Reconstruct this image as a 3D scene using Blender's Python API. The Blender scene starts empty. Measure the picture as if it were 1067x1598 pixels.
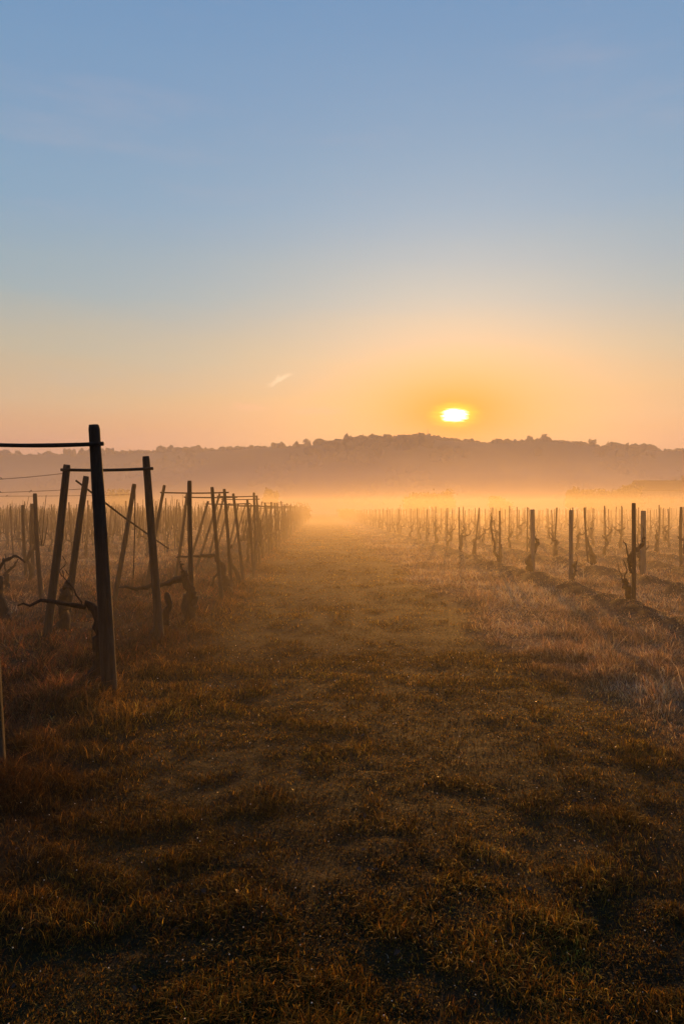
import bpy, math, random
import numpy as np

R = math.radians
rng = np.random.default_rng(7)
random.seed(7)
scene = bpy.context.scene
COL = scene.collection

# ------------------------------------------------------------------ camera
F, CX, HOR, EYE = 1207.0, 533.5, 797.0, 1.6      # focal length and horizon of the photograph (its own pixels)
YAW = math.atan((CX - 498.0) / F)                 # vine rows run along +Y; the lens looks a little to their right
cam_d = bpy.data.cameras.new("camera")
cam = bpy.data.objects.new("camera", cam_d)
COL.objects.link(cam)
cam.location = (0, 0, EYE)
cam.rotation_euler = (R(90) - math.atan(2 / F), 0, -YAW)
cam_d.sensor_fit = 'VERTICAL'
cam_d.sensor_height = 36.0
cam_d.lens = 36.0 * F / 1598.0
cam_d.clip_start, cam_d.clip_end = 0.05, 9000
scene.camera = cam

# ------------------------------------------------------------------ sky, sun, exposure
SUN_AZ = YAW + math.atan((709 - CX) / F)          # clockwise from +Y
SUN_EL = math.atan((HOR - 648) / F * math.cos(SUN_AZ - YAW))
SUN_DIR = (math.sin(SUN_AZ) * math.cos(SUN_EL), math.cos(SUN_AZ) * math.cos(SUN_EL), math.sin(SUN_EL))


def lin(r, g, b):
    f = lambda c: c / 12.92 if c <= 0.04045 else ((c + 0.055) / 1.055) ** 2.4
    return (f(r / 255), f(g / 255), f(b / 255), 1.0)


class NT:
    """short hand for building node trees"""
    def __init__(self, tree):
        self.t = tree
        tree.nodes.clear()

    def n(self, kind, **kw):
        node = self.t.nodes.new(kind)
        for k, v in kw.items():
            if k.startswith('i_'):
                key = k[2:]
                key = int(key) if key.isdigit() else key.replace('_', ' ')
                self.put(node.inputs[key], v)
            else:
                setattr(node, k, v)
        return node

    def put(self, sock, v):
        if isinstance(v, bpy.types.NodeSocket):
            self.t.links.new(v, sock)
        elif isinstance(v, bpy.types.Node):
            self.t.links.new(v.outputs[0], sock)
        else:
            sock.default_value = v

    def math(self, op, a, b=0.0, c=0.0, clamp=False):
        node = self.t.nodes.new('ShaderNodeMath')
        node.operation, node.use_clamp = op, clamp
        self.put(node.inputs[0], a); self.put(node.inputs[1], b); self.put(node.inputs[2], c)
        return node.outputs[0]

    def dot(self, a, v):
        node = self.t.nodes.new('ShaderNodeVectorMath')
        node.operation = 'DOT_PRODUCT'
        self.put(node.inputs[0], a); self.put(node.inputs[1], v)
        return node.outputs['Value']

    def mix(self, fac, a, b, blend='MIX'):
        node = self.t.nodes.new('ShaderNodeMix')
        node.data_type, node.blend_type = 'RGBA', blend
        self.put(node.inputs[0], fac); self.put(node.inputs[6], a); self.put(node.inputs[7], b)
        return node.outputs[2]

    def ramp(self, fac, stops, interp='LINEAR'):
        node = self.t.nodes.new('ShaderNodeValToRGB')
        cr = node.color_ramp
        cr.interpolation = interp
        while len(cr.elements) > 1:
            cr.elements.remove(cr.elements[-1])
        for k, (p, c) in enumerate(stops):
            e = cr.elements[0] if k == 0 else cr.elements.new(p)
            e.position, e.color = p, c
        self.put(node.inputs[0], fac)
        return node.outputs[0]

    def noise(self, vec, scale, detail=4.0, rough=0.55, dim='3D'):
        node = self.t.nodes.new('ShaderNodeTexNoise')
        node.noise_dimensions = dim
        if vec is not None:
            self.put(node.inputs['Vector'], vec)
        node.inputs['Scale'].default_value = scale
        node.inputs['Detail'].default_value = detail
        node.inputs['Roughness'].default_value = rough
        return node.outputs['Fac']

    def smooth(self, v, lo, hi, a=0.0, b=1.0):
        node = self.t.nodes.new('ShaderNodeMapRange')
        node.interpolation_type = 'SMOOTHSTEP'
        self.put(node.inputs[0], v)
        for k, x in enumerate((lo, hi, a, b)):
            self.put(node.inputs[k + 1], x)
        return node.outputs[0]


world = bpy.data.worlds.new("World")
scene.world = world
world.use_nodes = True
w = NT(world.node_tree)
d = w.n('ShaderNodeTexCoord').outputs['Generated']
z = w.n('ShaderNodeSeparateXYZ', i_0=d).outputs[2]
nish = w.n('ShaderNodeTexSky')
nish.sky_type = 'NISHITA'
nish.sun_disc = False
nish.sun_elevation = SUN_EL
nish.sun_rotation = SUN_AZ
nish.air_density, nish.dust_density, nish.ozone_density = 1.0, 2.0, 1.5
nish_c = w.mix(1.0, nish.outputs[0], (0.085, 0.085, 0.085, 1), 'MULTIPLY')
# faint streaks of cirrus, stretched along the horizon
mp = w.n('ShaderNodeMapping', i_0=d)
mp.inputs['Scale'].default_value = (1.0, 1.0, 6.0)
mp.inputs['Rotation'].default_value = (0.0, R(7), R(20))
cn = w.noise(mp.outputs[0], 2.6, 6, 0.6)
zc = w.math('ADD', z, w.math('MULTIPLY', w.math('SUBTRACT', cn, 0.5), 0.06))
ramp_c = w.ramp(w.math('DIVIDE', zc, 0.7, clamp=True), [
    (0.00, lin(214, 152, 138)), (0.105, lin(220, 158, 140)), (0.150, lin(222, 168, 132)), (0.205, lin(218, 184, 142)),
    (0.270, lin(194, 190, 168)), (0.37, lin(154, 184, 194)), (0.51, lin(126, 173, 206)),
    (0.67, lin(114, 163, 205)), (0.80, lin(101, 155, 203)), (1.0, lin(66, 118, 180))])
# the sky dims away from the sunrise, as any low-sun sky does
side = w.smooth(w.dot(d, (math.sin(SUN_AZ), math.cos(SUN_AZ), 0.0)), -0.8, 0.75, 0.36, 1.0)
ramp_c = w.mix(1.0, ramp_c, w.n('ShaderNodeCombineColor', i_0=side, i_1=side, i_2=side), 'MULTIPLY')
sky_c = w.mix(0.82, nish_c, ramp_c)
wisp = w.smooth(cn, 0.5, 0.78, 0.0, 0.15)
sky_c = w.mix(wisp, sky_c, lin(205, 190, 190))
# the sun itself, low and flattened by the haze bank, with its glow
right = (math.cos(SUN_AZ), -math.sin(SUN_AZ), 0.0)
up = tuple(np.cross(np.array(right), np.array(SUN_DIR)))
u = w.dot(d, right); v = w.dot(d, up); fwd = w.math('GREATER_THAN', w.dot(d, SUN_DIR), 0.0)
en = w.noise(w.n('ShaderNodeCombineXYZ', i_0=w.math('MULTIPLY', u, 30.0), i_1=w.math('MULTIPLY', v, 240.0)), 1.6, 2)


def ell(a, b):
    uu = w.math('DIVIDE', u, a); vv = w.math('DIVIDE', v, b)
    return w.math('SQRT', w.math('ADD', w.math('MULTIPLY', uu, uu), w.math('MULTIPLY', vv, vv)))


def add(col, fac, c):
    return w.mix(1.0, col, w.mix(w.math('MULTIPLY', fac, fwd), (0, 0, 0, 1), c), 'ADD')


wide = w.math('EXPONENT', w.math('MULTIPLY', ell(0.135, 0.06), -1.0))
sky_c = w.mix(w.math('MULTIPLY', w.math('MULTIPLY', wide, fwd), 0.98), sky_c, (1.25, 0.41, 0.02, 1))
near_g = w.math('EXPONENT', w.math('MULTIPLY', ell(0.055, 0.036), -1.0))
sky_c = w.mix(w.math('MULTIPLY', w.math('MULTIPLY', near_g, fwd), 0.9), sky_c, (1.9, 0.55, 0.0, 1))
core = w.math('ADD', ell(0.0172, 0.0090), w.math('MULTIPLY', w.math('SUBTRACT', en, 0.5), 1.1))
sky_c = add(sky_c, w.smooth(core, 2.3, 0.7), (0.7, 0.40, 0.01, 1))
sky_c = add(sky_c, w.smooth(core, 1.12, 0.5), (5.0, 4.2, 2.6, 1))
# one small lit wisp of cloud, and two faint bars low down
az, el = YAW + math.atan((437 - CX) / F), math.atan((HOR - 593) / F)
c_dir = np.array((math.sin(az) * math.cos(el), math.cos(az) * math.cos(el), math.sin(el)))
c_r = np.array((math.cos(az), -math.sin(az), 0.0)); c_u = np.cross(c_r, c_dir)
ax = c_r * math.cos(R(28)) + c_u * math.sin(R(28)); ay = -c_r * math.sin(R(28)) + c_u * math.cos(R(28))
cu = w.dot(d, tuple(ax)); cv = w.dot(d, tuple(ay))
wob = w.math('MULTIPLY', w.math('SUBTRACT', w.noise(d, 70.0, 4), 0.5), 0.020)
cv = w.math('ADD', cv, wob)
ce = w.math('SQRT', w.math('ADD', w.math('POWER', w.math('DIVIDE', cu, 0.018), 2.0), w.math('POWER', w.math('DIVIDE', cv, 0.0042), 2.0)))
sky_c = w.mix(w.math('MULTIPLY', w.smooth(ce, 1.3, 0.3), w.math('MULTIPLY', fwd, 0.6)), sky_c, (1.3, 0.9, 0.55, 1))
for (bx, by, bw) in ((390, 638, 0.032), (495, 641, 0.045)):
    az, el = YAW + math.atan((bx - CX) / F), math.atan((HOR - by) / F)
    c_dir = np.array((math.sin(az) * math.cos(el), math.cos(az) * math.cos(el), math.sin(el)))
    c_r = np.array((math.cos(az), -math.sin(az), 0.0)); c_u = np.cross(c_r, c_dir)
    cu = w.dot(d, tuple(c_r)); cv = w.math('ADD', w.dot(d, tuple(c_u)), wob)
    ce = w.math('SQRT', w.math('ADD', w.math('POWER', w.math('DIVIDE', cu, bw), 2.0), w.math('POWER', w.math('DIVIDE', cv, 0.006), 2.0)))
    sky_c = w.mix(w.math('MULTIPLY', w.smooth(ce, 1.2, 0.1), w.math('MULTIPLY', fwd, 0.4)), sky_c, (1.15, 0.62, 0.36, 1))
bg = w.n('ShaderNodeBackground', i_Color=sky_c, i_Strength=0.72)
w.n('ShaderNodeOutputWorld', i_Surface=bg)

sun_d = bpy.data.lights.new("sun", 'SUN')
sun_d.energy, sun_d.angle, sun_d.color = 5.0, R(0.6), (1.0, 0.43, 0.08)
sun = bpy.data.objects.new("sun", sun_d)
COL.objects.link(sun)
sun.rotation_euler = (R(90) - SUN_EL, 0, math.pi - SUN_AZ)
sun.location = (30, 150, 40)

scene.view_settings.view_transform = 'Standard'
scene.view_settings.look = 'None'
scene.view_settings.exposure = 0.5
scene.view_settings.gamma = 1.0
scene.cycles.use_denoising = True
scene.cycles.max_bounces = 6
scene.cycles.volume_bounces = 0
scene.cycles.sample_clamp_indirect = 4.0


# ------------------------------------------------------------------ helpers
def at(px, py, dist):
    """a point the photograph shows at (px, py), `dist` metres in front of the lens"""
    r = (px - CX) / F * dist
    return np.array((math.sin(YAW) * dist + math.cos(YAW) * r, math.cos(YAW) * dist - math.sin(YAW) * r,
                     EYE - (py - HOR) / F * dist))


def depth_of(py):
    return EYE * F / (py - HOR)


_tab = rng.random((256, 256))


def vnoise(x, y):
    xi, yi = np.floor(x).astype(int), np.floor(y).astype(int)
    fx, fy = x - xi, y - yi
    fx, fy = fx * fx * (3 - 2 * fx), fy * fy * (3 - 2 * fy)
    g = lambda a, b: _tab[a & 255, b & 255]
    return ((g(xi, yi) * (1 - fx) + g(xi + 1, yi) * fx) * (1 - fy) + (g(xi, yi + 1) * (1 - fx) + g(xi + 1, yi + 1) * fx) * fy) - 0.5


def fbm(x, y, s, octv=4):
    out, a = 0, 1.0
    for k in range(octv):
        out = out + a * vnoise(x / s + 17 * k, y / s + 31 * k)
        s, a = s / 2.1, a * 0.55
    return out


RIGHT0, RSTEP = 5.08, 2.15          # first row right of the track and the row spacing


def ridge_mask(x):
    """earthed-up soil below the vine rows right of the track"""
    k = np.maximum(np.round((x - RIGHT0 + 0.25) / RSTEP), 0)
    return np.exp(-((x - (RIGHT0 - 0.25 + k * RSTEP)) / 0.36) ** 2)


def H(x, y):
    x, y = np.asarray(x, float), np.asarray(y, float)
    r = np.sqrt(x * x + y * y)
    fade = np.exp(-(r / 150.0) ** 2)
    near = np.exp(-(r / 45.0) ** 2)
    h = 0.03 * fbm(x, y, 3.1, 2) * fade + 0.016 * fbm(x + 50, y, 0.7, 2) * near + 0.03 * np.abs(fbm(x + 7, y + 70, 0.26, 2)) * np.exp(-(r / 9.0) ** 2)
    h = h + ridge_mask(x) * (0.20 + 0.10 * fbm(x, y + 9, 0.9, 3) + 0.09 * fbm(x + 4, y, 0.24, 2)) * fade
    for xl in (-1.95, -3.35, -5.7, -7.3):
        h = h + 0.06 * np.exp(-((x - xl) / 0.35) ** 2) * (1 + 1.5 * fbm(x, y, 0.8, 2)) * fade
    h = h - 0.035 * (np.exp(-((x + 0.65) / 0.3) ** 2) + np.exp(-((x - 0.95) / 0.3) ** 2)) * fade
    return h


def h1(x, y):
    return float(H(np.array([x]), np.array([y]))[0])


def mesh_np(name, V, Fc, smooth=False):
    """V (n,3), Fc (m,k) faces of one size"""
    me = bpy.data.meshes.new(name)
    V = np.asarray(V, np.float32); Fc = np.asarray(Fc, np.int32)
    m, k = Fc.shape
    me.vertices.add(len(V)); me.vertices.foreach_set('co', V.ravel())
    me.loops.add(m * k); me.loops.foreach_set('vertex_index', Fc.ravel())
    me.polygons.add(m)
    me.polygons.foreach_set('loop_start', np.arange(0, m * k, k, dtype=np.int32))
    me.polygons.foreach_set('loop_total', np.full(m, k, np.int32))
    if smooth:
        me.polygons.foreach_set('use_smooth', np.ones(m, bool))
    me.update(calc_edges=True)
    return me


class MB:
    """collects tubes, boxes and loose faces into one mesh"""
    def __init__(self):
        self.v, self.f = [], []

    def tube(self, path, radii, sides=8, rough=0.0, cap=True, flat=1.0):
        path = np.asarray(path, float)
        n = len(path)
        radii = np.broadcast_to(np.asarray(radii, float), (n,))
        b = len(self.v)
        tang = np.gradient(path, axis=0)
        tang /= np.linalg.norm(tang, axis=1)[:, None] + 1e-9
        ref = np.array((0.13, 1.0, 0.07)) if abs(tang[0][2]) > 0.5 else np.array((0.05, 0.1, 1.0))
        lobes = 1 + rough * 0.6 * np.sin(np.arange(sides) * 2 * np.pi / sides * 3 + random.uniform(0, 6))
        for i in range(n):
            s = np.cross(ref, tang[i]); s /= np.linalg.norm(s) + 1e-9
            t = np.cross(tang[i], s)
            for j in range(sides):
                a = 2 * math.pi * j / sides
                rr = radii[i] * lobes[(j + i // 3) % sides] * (1 + rough * random.uniform(-1, 1))
                self.v.append(tuple(path[i] + (s * math.cos(a) + t * math.sin(a) * flat) * rr))
        for i in range(n - 1):
            for j in range(sides):
                p, q = b + i * sides + j, b + i * sides + (j + 1) % sides
                self.f.append((p, q, q + sides, p + sides))
        if cap:
            self.f.append(tuple(b + j for j in reversed(range(sides))))
            self.f.append(tuple(b + (n - 1) * sides + j for j in range(sides)))
        return self

    def box(self, c, s, rz=0.0):
        b = len(self.v)
        for dx in (-.5, .5):
            for dy in (-.5, .5):
                for dz in (-.5, .5):
                    x, y = dx * s[0], dy * s[1]
                    self.v.append((c[0] + x * math.cos(rz) - y * math.sin(rz), c[1] + x * math.sin(rz) + y * math.cos(rz), c[2] + dz * s[2]))
        for q in ((0, 1, 3, 2), (4, 6, 7, 5), (0, 4, 5, 1), (2, 3, 7, 6), (0, 2, 6, 4), (1, 5, 7, 3)):
            self.f.append(tuple(b + k for k in q))
        return self

    def mesh(self, name, mat, smooth=True):
        me = bpy.data.meshes.new(name)
        me.from_pydata(self.v, [], self.f)
        if smooth:
            me.polygons.foreach_set('use_smooth', np.ones(len(me.polygons), bool))
        me.update()
        me.materials.append(mat)
        return me


def link(name, data, parent=None, loc=None):
    o = bpy.data.objects.new(name, data)
    COL.objects.link(o)
    if parent is not None:
        o.parent = parent
    if loc is not None:
        o.location = loc
    return o


def tag(o, label=None, cat=None, group=None, kind=None):
    for k, val in (('label', label), ('category', cat), ('group', group), ('kind', kind)):
        if val:
            o[k] = val
    return o


ORD = ('first second third fourth fifth sixth seventh eighth ninth tenth eleventh twelfth thirteenth fourteenth fifteenth sixteenth '
       'seventeenth eighteenth nineteenth twentieth').split()
for tens in ('twenty', 'thirty', 'forty', 'fifty', 'sixty', 'seventy'):
    ORD += [tens + '-' + o for o in ORD[:9]] + [{'twenty': 'thirtieth', 'thirty': 'fortieth', 'forty': 'fiftieth', 'fifty': 'sixtieth', 'sixty': 'seventieth', 'seventy': 'eightieth'}[tens]]


# ------------------------------------------------------------------ materials
def material(name):
    m = bpy.data.materials.new(name)
    m.use_nodes = True
    return m, NT(m.node_tree)


def finish(t, col, rough=0.8, bump=None, strength=0.4, dist=0.01, spec=0.3):
    b = t.n('ShaderNodeBsdfPrincipled', i_Base_Color=col, i_Roughness=rough)
    b.inputs['Specular IOR Level'].default_value = spec
    if bump is not None:
        bn = t.n('ShaderNodeBump', i_Strength=strength, i_Distance=dist, i_Height=bump)
        t.put(b.inputs['Normal'], bn)
    t.n('ShaderNodeOutputMaterial', i_Surface=b)
    return b


def wood_mat(name, a, b, c):
    m, t = material(name)
    co = t.n('ShaderNodeTexCoord').outputs['Object']
    mp = t.n('ShaderNodeMapping', i_0=co)
    mp.inputs['Scale'].default_value = (26, 26, 1.6)
    grain = t.noise(mp.outputs[0], 2.2, 8, 0.7)
    blot = t.noise(co, 3.5, 4)
    rnd = t.n('ShaderNodeObjectInfo').outputs['Random']
    col = t.ramp(grain, [(0.25, a), (0.5, b), (0.75, c)])
    col = t.mix(t.smooth(blot, 0.45, 0.7, 0, 0.6), col, a)
    col = t.mix(t.math('MULTIPLY', rnd, 0.45), col, (0.045, 0.03, 0.02, 1))
    crack = t.smooth(grain, 0.38, 0.46)
    finish(t, col, 0.85, t.math('ADD', grain, crack), 1.0, 0.012)
    return m


M = {}
M['post'] = wood_mat('weathered_wood', (0.02, 0.015, 0.011, 1), (0.05, 0.04, 0.029, 1), (0.12, 0.10, 0.075, 1))
M['stake'] = wood_mat('stake_wood', (0.035, 0.023, 0.014, 1), (0.08, 0.052, 0.03, 1), (0.13, 0.09, 0.055, 1))
M['grey'] = wood_mat('grey_concrete', (0.13, 0.12, 0.105, 1), (0.19, 0.18, 0.16, 1), (0.25, 0.24, 0.215, 1))

m, t = material('vine_bark'); M['vine'] = m
co = t.n('ShaderNodeTexCoord').outputs['Object']
mp = t.n('ShaderNodeMapping', i_0=co); mp.inputs['Scale'].default_value = (30, 30, 7)
g = t.noise(mp.outputs[0], 2.0, 6, 0.7)
finish(t, t.ramp(g, [(0.3, (0.014, 0.009, 0.006, 1)), (0.55, (0.04, 0.026, 0.017, 1)), (0.8, (0.085, 0.058, 0.038, 1))]), 0.9, g, 1.0, 0.012)

m, t = material('wire_steel'); M['wire'] = m
g = t.noise(t.n('ShaderNodeTexCoord').outputs['Object'], 12, 3)
finish(t, t.ramp(g, [(0.4, (0.10, 0.06, 0.04, 1)), (0.6, (0.16, 0.14, 0.12, 1))]), 0.6)

m, t = material('ground_soil'); M['ground'] = m
pos = t.n('ShaderNodeNewGeometry').outputs['Position']
tint = t.n('ShaderNodeAttribute', attribute_name='tint').outputs['Color']
n1 = t.noise(pos, 1.3, 5, 0.6); n2 = t.noise(pos, 9.0, 5, 0.65); n3 = t.noise(pos, 60.0, 4, 0.7)
col = t.mix(t.smooth(n1, 0.42, 0.62), tint, t.mix(1.0, tint, (0.55, 0.62, 0.45, 1), 'MULTIPLY'))
col = t.mix(t.smooth(n2, 0.50, 0.66, 0, 0.75), col, (0.017, 0.011, 0.006, 1))
col = t.mix(t.smooth(n3, 0.55, 0.7, 0, 0.6), col, t.mix(1.0, tint, (1.9, 1.8, 1.6, 1), 'MULTIPLY'))
hgt = t.math('ADD', t.math('MULTIPLY', n2, 1.0), t.math('MULTIPLY', n3, 0.35))
finish(t, col, 0.92, hgt, 1.0, 0.05, 0.15)

m, t = material('grass_blades'); M['grass'] = m
tint = t.n('ShaderNodeAttribute', attribute_name='tint').outputs['Color']
b = t.n('ShaderNodeBsdfPrincipled', i_Base_Color=tint, i_Roughness=0.6)
b.inputs['Specular IOR Level'].default_value = 0.12
tr = t.n('ShaderNodeBsdfTranslucent', i_Color=t.mix(1.0, tint, (1.4, 1.12, 0.62, 1), 'MULTIPLY'))
mx = t.n('ShaderNodeMixShader', i_0=0.58, i_1=b, i_2=tr)
t.n('ShaderNodeOutputMaterial', i_Surface=mx)

m, t = material('dew_water'); M['dew'] = m
b = t.n('ShaderNodeBsdfPrincipled', i_Base_Color=(1.0, 0.85, 0.62, 1), i_Roughness=0.3)
b.inputs['Metallic'].default_value = 0.6
t.n('ShaderNodeOutputMaterial', i_Surface=b)

m, t = material('fallen_leaf'); M['leaf'] = m
rn = t.noise(t.n('ShaderNodeTexCoord').outputs['Object'], 4.0, 2)
finish(t, t.ramp(rn, [(0.35, (0.035, 0.016, 0.008, 1)), (0.55, (0.07, 0.035, 0.016, 1)), (0.7, (0.10, 0.065, 0.04, 1))]), 0.6)

m, t = material('hill_fields'); M['hill'] = m
pos = t.n('ShaderNodeNewGeometry').outputs['Position']
g = t.noise(pos, 0.011, 5, 0.6)
finish(t, t.ramp(g, [(0.36, (0.02, 0.024, 0.014, 1)), (0.5, (0.045, 0.04, 0.024, 1)), (0.64, (0.085, 0.075, 0.045, 1))], 'EASE'), 0.95, spec=0.1)

m, t = material('tree_foliage'); M['foliage'] = m
g = t.noise(t.n('ShaderNodeNewGeometry').outputs['Position'], 0.7, 4)
finish(t, t.ramp(g, [(0.3, (0.022, 0.018, 0.011, 1)), (0.6, (0.05, 0.042, 0.023, 1)), (0.8, (0.075, 0.06, 0.035, 1))]), 0.9, spec=0.1)
m, t = material('tree_bark'); M['bark'] = m
g = t.noise(t.n('ShaderNodeTexCoord').outputs['Object'], 6, 4)
finish(t, t.ramp(g, [(0.3, (0.03, 0.022, 0.016, 1)), (0.7, (0.07, 0.052, 0.038, 1))]), 0.9, g)


def plain(name, c, rough=0.8, s=3.0):
    m, t = material(name)
    g = t.noise(t.n('ShaderNodeTexCoord').outputs['Object'], s, 5)
    finish(t, t.mix(t.smooth(g, 0.3, 0.7), tuple(x * 0.75 for x in c[:3]) + (1,), tuple(x * 1.2 for x in c[:3]) + (1,)), rough, g, 0.3)
    return m


M['plaster'] = plain('house_plaster', (0.42, 0.37, 0.3))
M['roof'] = plain('roof_tiles', (0.13, 0.065, 0.04), s=6)
M['pane'] = plain('window_glass', (0.02, 0.022, 0.025), 0.1)
M['door'] = plain('door_wood', (0.07, 0.045, 0.03))

# ------------------------------------------------------------------ ground sheet
SOIL = np.array((0.034, 0.020, 0.011)); MOSS = np.array((0.032, 0.026, 0.007))
STRAW = np.array((0.19, 0.135, 0.092)); RUST = np.array((0.042, 0.022, 0.011))


def zone_colour(x, y):
    """what grows where: mossy track, rusty verge by the frames, pale dry grass and bare ridges on the right"""
    n = fbm(x, y, 1.7, 3)
    xr = x + 0.5 * fbm(x + 9, y, 2.2, 2)
    wl = np.clip((-xr - 1.0) / 0.8, 0, 1)
    wr = np.clip((xr - 2.0) / 0.8, 0, 1)
    c = MOSS[None] * (1 - wl - wr)[:, None] + RUST[None] * wl[:, None] + STRAW[None] * wr[:, None]
    far_l = np.clip((-xr - 4.2) / 1.0, 0, 1)[:, None]
    c = c * (1 - far_l) + (0.6 * STRAW + 0.4 * RUST)[None] * far_l
    rm = np.clip(ridge_mask(x) * 1.5 + 0.5 * n, 0, 1)[:, None] * np.clip((x - 3.6) / 0.6, 0, 1)[:, None]
    c = c * (1 - rm) + SOIL[None] * rm
    brown = np.clip(n * 1.6 + 0.25, 0, 0.7)[:, None]
    return c * (1 - brown) + (c * 0.4 + RUST[None] * 0.5) * brown


def build_ground():
    rad = np.concatenate([np.geomspace(0.25, 60, 500), np.geomspace(60, 1600, 110)[1:]])
    ang = np.concatenate([np.linspace(-48, 48, 361), np.linspace(48, 312, 90)[1:-1]])
    A, Rr = np.meshgrid(np.radians(ang) + YAW, rad)
    x, y = (Rr * np.sin(A)).ravel(), (Rr * np.cos(A)).ravel()
    V = np.stack([x, y, H(x, y)], 1)
    nr, na = len(rad), len(ang)
    i, j = np.meshgrid(np.arange(nr - 1), np.arange(na), indexing='ij')
    j2 = (j + 1) % na
    q = np.stack([i * na + j, i * na + j2, (i + 1) * na + j2, (i + 1) * na + j], -1).reshape(-1, 4)[:, ::-1]
    c0 = len(V)
    V = np.vstack([V, [[0, 0, h1(0, 0)]]])
    me = mesh_np('ground', V, q, True)
    a = me.color_attributes.new('tint', 'FLOAT_COLOR', 'POINT')
    col = np.ones((len(V), 4), np.float32)
    col[:, :3] = zone_colour(V[:, 0], V[:, 1])
    a.data.foreach_set('color', col.ravel())
    me.materials.append(M['ground'])
    tag(link('ground', me), kind='structure')


build_ground()

# ------------------------------------------------------------------ hill with its wooded ridge
SKY_PX = np.array([-700, -300, 0, 20, 56, 91, 127, 162, 218, 273, 334, 405, 450, 480, 516, 545, 560, 600, 660, 690, 760, 800, 850, 880, 930, 960, 1000, 1067, 1400, 1800], float)
SKY_PY = np.array([716, 712, 711, 710, 709, 711, 710, 708, 705, 704, 701, 696, 697, 696, 694, 690, 688, 684, 681, 684, 690, 689, 687, 690, 695, 699, 701, 703, 709, 715], float)


def ridge_at(ap):
    """ridge distance and height for a bearing given as photograph column"""
    py = np.interp(ap, SKY_PX, SKY_PY) + 3.0
    dist = np.interp(ap, [-700, 0, 350, 600, 1067, 1800], [1080, 1000, 860, 780, 830, 1000])
    return dist, EYE + (HOR - py) / F * dist


def hill_point(ap, s):
    """s = 0 at the foot, 1 on the ridge, 2 at the far foot"""
    dist, top = ridge_at(ap)
    foot = dist * 0.62
    dd = foot + (dist - foot) * s
    prof = np.sin(np.clip(s, 0, 2) * np.pi / 2) ** 1.25
    r = (ap - CX) / F * dd
    x = math.sin(YAW) * dd + math.cos(YAW) * r
    y = math.cos(YAW) * dd - math.sin(YAW) * r
    zz = top * prof - 1.0 + (fbm(x, y, 90.0, 3) * 9 * np.sin(np.clip(s, 0, 1) * np.pi))
    return x, y, zz


def build_hill():
    ap, s = np.meshgrid(np.linspace(-700, 1800, 400), np.linspace(0, 1.6, 40))
    x, y, zz = hill_point(ap.ravel(), s.ravel())
    n, mth = ap.shape
    i, j = np.meshgrid(np.arange(n - 1), np.arange(mth - 1), indexing='ij')
    q = np.stack([i * mth + j, i * mth + j + 1, (i + 1) * mth + j + 1, (i + 1) * mth + j], -1).reshape(-1, 4)
    me = mesh_np('hill', np.stack([x, y, zz], 1), q, True)
    me.materials.append(M['hill'])
    tag(link('hill', me), kind='structure')


build_hill()


def lump(subdiv=1):
    import bmesh
    bm = bmesh.new()
    bmesh.ops.create_icosphere(bm, subdivisions=subdiv, radius=1.0)
    V = np.array([v.co[:] for v in bm.verts]); Fc = np.array([[v.index for v in f.verts] for f in bm.faces])
    bm.free()
    return V, Fc


def build_wood():
    """the woods on the hill: thousands of crowns that read as one mass"""
    V0, F0 = lump(2)
    Vs, Fs, b = [], [], 0

    def put(ap, s, rad, hh):
        nonlocal b
        x, y, zz = (float(q[0]) for q in hill_point(np.array([ap]), np.array([s])))
        k = 1 + 0.26 * rng.standard_normal((len(V0), 1))
        V = V0 * k * np.array((rad * rng.uniform(0.8, 1.25), rad, hh * 0.62)) + np.array((x, y, zz + hh * 0.42))
        Vs.append(V); Fs.append(F0 + b); b += len(V)
    for k in range(1300):
        ap = rng.uniform(-60, 1130)
        q = 1.0 + 0.5 * float(fbm(np.array([ap]), np.array([3.3]), 26.0, 3)[0])
        put(ap, rng.uniform(0.93, 1.03), rng.uniform(1.3, 2.8) * q, rng.uniform(1.6, 4.2) * q)
    for k in range(1500):
        ap, s = rng.uniform(-60, 1130), rng.uniform(0.06, 0.95)
        if vnoise(np.array([ap / 70.0 + 9]), np.array([s * 6]))[0] < 0.02:
            continue
        put(ap, s, rng.uniform(2.5, 5.0), rng.uniform(4, 7))
    me = mesh_np('woods', np.vstack(Vs), np.vstack(Fs))
    me.materials.append(M['foliage'])
    tag(link('woods', me), 'bare woods massed along the hazy ridge of the hill', 'woods', kind='stuff')


build_wood()


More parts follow.
